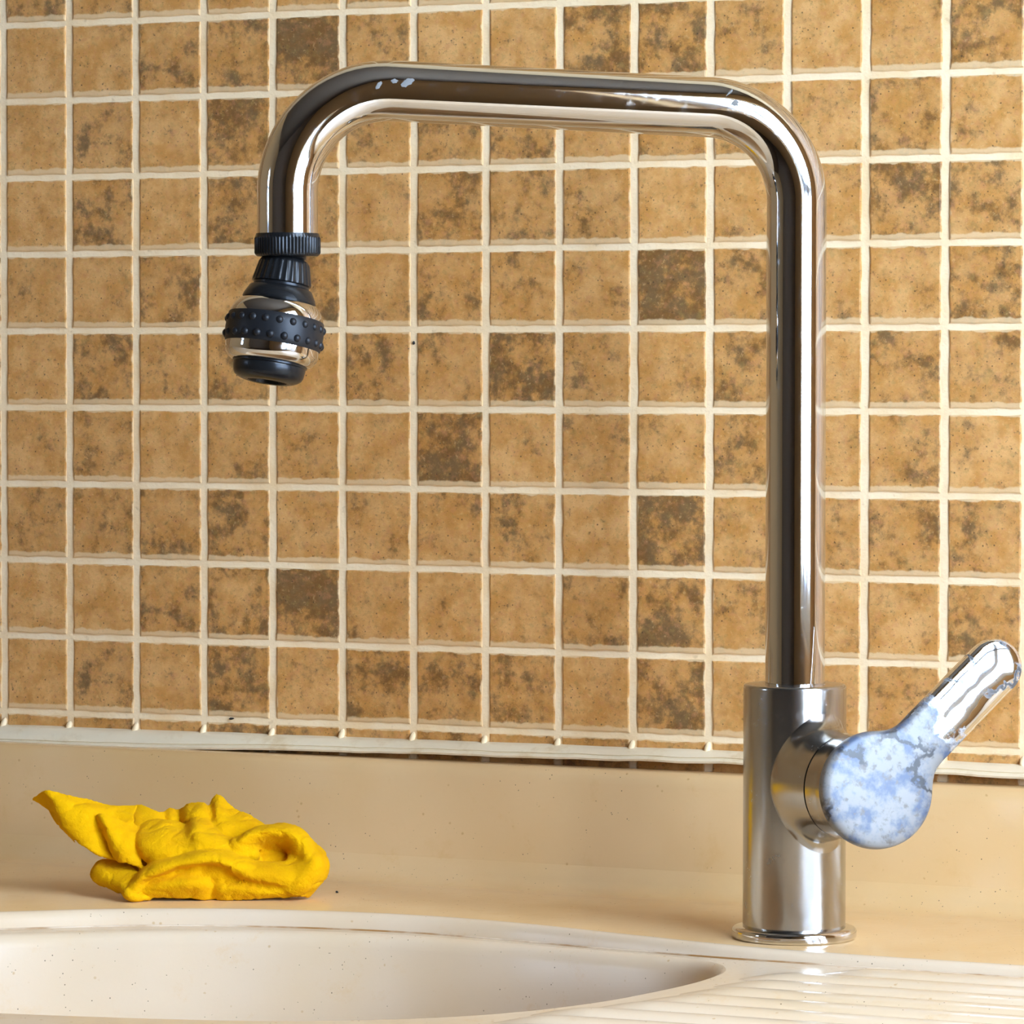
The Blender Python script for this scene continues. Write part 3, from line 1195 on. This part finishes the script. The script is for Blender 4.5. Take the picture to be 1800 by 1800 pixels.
# the loop on the right: outer wall of a hollow
SHEETS.append(([[(1180, 440, 12), (1175, 400, 6), (1190, 385, 2), (1230, 400, 2), (1260, 440, 8)],
                [(1215, 370, 20), (1220, 350, 8), (1250, 350, 2), (1275, 380, 4), (1290, 430, 12)],
                [(1290, 315, 24), (1300, 308, 10), (1320, 335, 3), (1330, 370, 6), (1335, 430, 16)],
                [(1400, 296, 26), (1410, 294, 12), (1420, 330, 3), (1420, 375, 6), (1400, 430, 16)],
                [(1500, 318, 26), (1510, 320, 12), (1500, 365, 2), (1480, 405, 4), (1440, 440, 14)],
                [(1570, 400, 24), (1580, 405, 10), (1560, 430, 1), (1520, 450, 0), (1450, 460, 10)],
                [(1620, 460, 20), (1640, 490, 8), (1610, 500, -2), (1550, 500, -4), (1450, 480, 6)],
                [(1630, 530, 16), (1640, 560, 6), (1600, 560, -4), (1530, 550, -6), (1430, 510, 2)],
                [(1590, 610, 12), (1600, 620, 4), (1560, 620, -5), (1490, 600, -7), (1400, 560, 0)],
                [(1550, 670, 8), (1540, 680, 2), (1500, 670, -4), (1440, 650, -6), (1370, 600, 0)]], 0.0017))
# back of the hollow
SHEETS.append(([[(1170, 400, 22), (1180, 450, 16), (1190, 520, 10)],
                [(1260, 350, 24), (1270, 430, 16), (1280, 520, 8)],
                [(1340, 340, 25), (1340, 430, 17), (1340, 530, 8)],
                [(1420, 350, 25), (1420, 440, 17), (1420, 540, 8)],
                [(1520, 400, 24), (1510, 460, 16), (1500, 540, 8)]], 0.003))
# pouch under the roll, left half
SHEETS.append(([[(630, 625, 2), (640, 640, -3), (690, 655, -3)],
                [(730, 565, 2), (730, 620, -7), (760, 675, -4)],
                [(830, 530, 2), (830, 610, -10), (850, 688, -4)],
                [(930, 508, 2), (930, 600, -11), (930, 690, -4)],
                [(1010, 500, 2), (1015, 600, -8), (990, 690, -3)],
                [(1060, 510, 6), (1065, 600, -1), (1050, 685, 1)]], 0.0016))
# right half of the front face
SHEETS.append(([[(1035, 520, 8), (1050, 610, 0), (1020, 688, 2)],
                [(1090, 530, 2), (1100, 620, -5), (1090, 690, -1)],
                [(1200, 560, 2), (1200, 630, -6), (1200, 690, -2)],
                [(1320, 580, 2), (1320, 640, -6), (1320, 690, -2)],
                [(1430, 600, 2), (1440, 650, -5), (1440, 690, 0)],
                [(1530, 620, 6), (1555, 650, 0), (1540, 688, 4)]], 0.0016))
# curled tail at lower left
SHEETS.append(([[(425, 520, 16), (408, 555, 10), (430, 600, 7), (480, 620, 10)],
                [(465, 490, 16), (460, 530, 6), (490, 590, 2), (530, 640, 4)],
                [(540, 490, 14), (545, 540, 3), (570, 610, -3), (600, 660, 0)],
                [(620, 500, 10), (630, 560, -1), (610, 630, -6), (640, 680, -3)],
                [(700, 540, 6), (690, 590, -3), (680, 650, -5), (740, 690, -2)]], 0.0018))
# little curl at the foot of the tail
SHEETS.append(([[(610, 610, -4), (598, 645, -6), (625, 675, -7), (680, 684, -6), (740, 680, -3)],
                [(650, 600, 0), (625, 640, -9), (645, 668, -11), (690, 678, -9), (745, 676, -4)]], 0.0013))

bm = bmesh.new()
for rows, th in SHEETS:
    fine = [catmull([cp(*q) for q in r], 7) for r in rows]
    nc = len(fine[0])
    cols = [catmull([fine[i][j] for i in range(len(fine))], 7) for j in range(nc)]
    nr = len(cols[0])
    G = [[cols[j][i] for j in range(nc)] for i in range(nr)]
    NRM = [[None] * nc for _ in range(nr)]
    for i in range(nr):
        for j in range(nc):
            a = G[min(i + 1, nr - 1)][j] - G[max(i - 1, 0)][j]
            b = G[i][min(j + 1, nc - 1)] - G[i][max(j - 1, 0)]
            n = a.cross(b)
            NRM[i][j] = n.normalized() if n.length > 1e-12 else Vector((0, -1, 0))
    A = [[bm.verts.new(G[i][j] + NRM[i][j] * th * .5) for j in range(nc)] for i in range(nr)]
    B = [[bm.verts.new(G[i][j] - NRM[i][j] * th * .5) for j in range(nc)] for i in range(nr)]
    for i in range(nr - 1):
        for j in range(nc - 1):
            bm.faces.new((A[i][j], A[i + 1][j], A[i + 1][j + 1], A[i][j + 1]))
            bm.faces.new((B[i][j], B[i][j + 1], B[i + 1][j + 1], B[i + 1][j]))
    for i in range(nr - 1):
        bm.faces.new((A[i][0], B[i][0], B[i + 1][0], A[i + 1][0]))
        bm.faces.new((A[i][-1], A[i + 1][-1], B[i + 1][-1], B[i][-1]))
    for j in range(nc - 1):
        bm.faces.new((A[0][j], A[0][j + 1], B[0][j + 1], B[0][j]))
        bm.faces.new((A[-1][j], B[-1][j], B[-1][j + 1], A[-1][j + 1]))
# floor of the hollow in the loop
# bundled inside of the heap
for (x, y, dmm, rx_, ry_, rz_) in ((760, 560, 14, 150, 110, 95), (1000, 560, 14, 200, 110, 100), (1280, 580, 15, 200, 100, 90), (1430, 560, 14, 130, 100, 90),
                                   (900, 420, 22, 220, 70, 120), (1180, 430, 24, 160, 70, 90), (620, 460, 16, 90, 60, 80), (1360, 520, 18, 120, 90, 60), (1195, 425, 6, 62, 75, 66), (1240, 455, 8, 60, 60, 40), (1090, 535, -1, 120, 70, 60), (970, 520, -3, 70, 45, 35), (1230, 590, 2, 120, 60, 50)):
    r = bmesh.ops.create_icosphere(bm, subdivisions=4, radius=1)
    c = cp(x, y, dmm)
    for v in r['verts']:
        q = v.co.copy()
        v.co = c + CX * (q.x * rx_ * cloth_u) + CY * (q.y * ry_ * cloth_u * 0.9) + Vector((0, 0, q.z * rz_ * cloth_u))
        v.co.z = max(v.co.z, 0.0009)
bmesh.ops.recalc_face_normals(bm, faces=bm.faces[:])
raw = bpy.data.meshes.new('cloth_raw')
bm.to_mesh(raw)
bm.free()
cloth = bpy.data.objects.new('cleaning_cloth', raw)
COL.objects.link(cloth)
cloth.location = CO
rm = cloth.modifiers.new('remesh', 'REMESH')
rm.mode = 'VOXEL'
rm.voxel_size = 0.00072
smo = cloth.modifiers.new('smooth', 'SMOOTH')
smo.factor = 0.5
smo.iterations = 4
dg = bpy.context.evaluated_depsgraph_get()
fin = bpy.data.meshes.new_from_object(cloth.evaluated_get(dg))
cloth.modifiers.clear()
cloth.data = fin
bpy.data.meshes.remove(raw)
fin.name = 'cleaning_cloth'
fin.materials.clear()
fin.materials.append(M['cloth'])
nrms = [0.0] * (3 * len(fin.vertices))
fin.vertices.foreach_get('normal', nrms)
for vi, v in enumerate(fin.vertices):
    q = v.co.copy()
    w = noise.noise(Vector((q.x * 48 + q.z * 30, q.y * 30, q.z * 70 - q.x * 25))) * 0.0016 + noise.noise(q * 160) * 0.0004 + noise.noise(Vector((q.x * 70 + q.z * 60, q.y * 90, q.z * 140))) * 0.0004
    cr = abs(noise.noise(Vector((q.x * 95 + q.z * 40, q.y * 60, q.z * 130 - q.x * 30)) + Vector((3, 1, 7))))
    w -= max(0.0, 0.16 - cr) * 0.0030
    cr = abs(noise.noise(Vector((q.x * 150 - q.z * 90, q.y * 90, q.z * 120)) + Vector((9, 4, 2))))
    w -= max(0.0, 0.12 - cr) * 0.0016
    q += Vector(nrms[3 * vi:3 * vi + 3]) * w
    q.z = max(q.z, 0.0002)
    v.co = q
for p in fin.polygons:
    p.use_smooth = True
tag(cloth, 'crumpled bright yellow cleaning cloth lying behind the sink bowl', 'cloth')

# ================================================================== stray flecks
def fleck(loc, sx, sy, sz, label, seed):
    bm = bmesh.new()
    bmesh.ops.create_icosphere(bm, subdivisions=2, radius=1)
    for v in bm.verts:
        k = 1 + 0.5 * noise.noise(v.co * 1.7 + Vector((seed, 0, 0)))
        v.co = Vector((v.co.x * sx * k, v.co.y * sy * k, v.co.z * sz * k))
    o = link_bm('fleck', bm, M['crumb'], None, True)
    o.location = loc
    return tag(o, label, 'fleck')


fleck((-0.1800, -0.0880, 0.0004), 0.0007, 0.0005, 0.0005, 'tiny dark crumb on the worktop just right of the yellow cloth', 1)
fleck((-0.2810, -0.0008, 0.0678), 0.0012, 0.0006, 0.0005, 'small black fleck on the grout just above the white trim', 5)
fleck((COL0_X + 6 * PITCH, -0.0001, 0.2460), 0.0005, 0.0006, 0.0009, 'small black spot on the upright grout line right of the spray nozzle', 9)
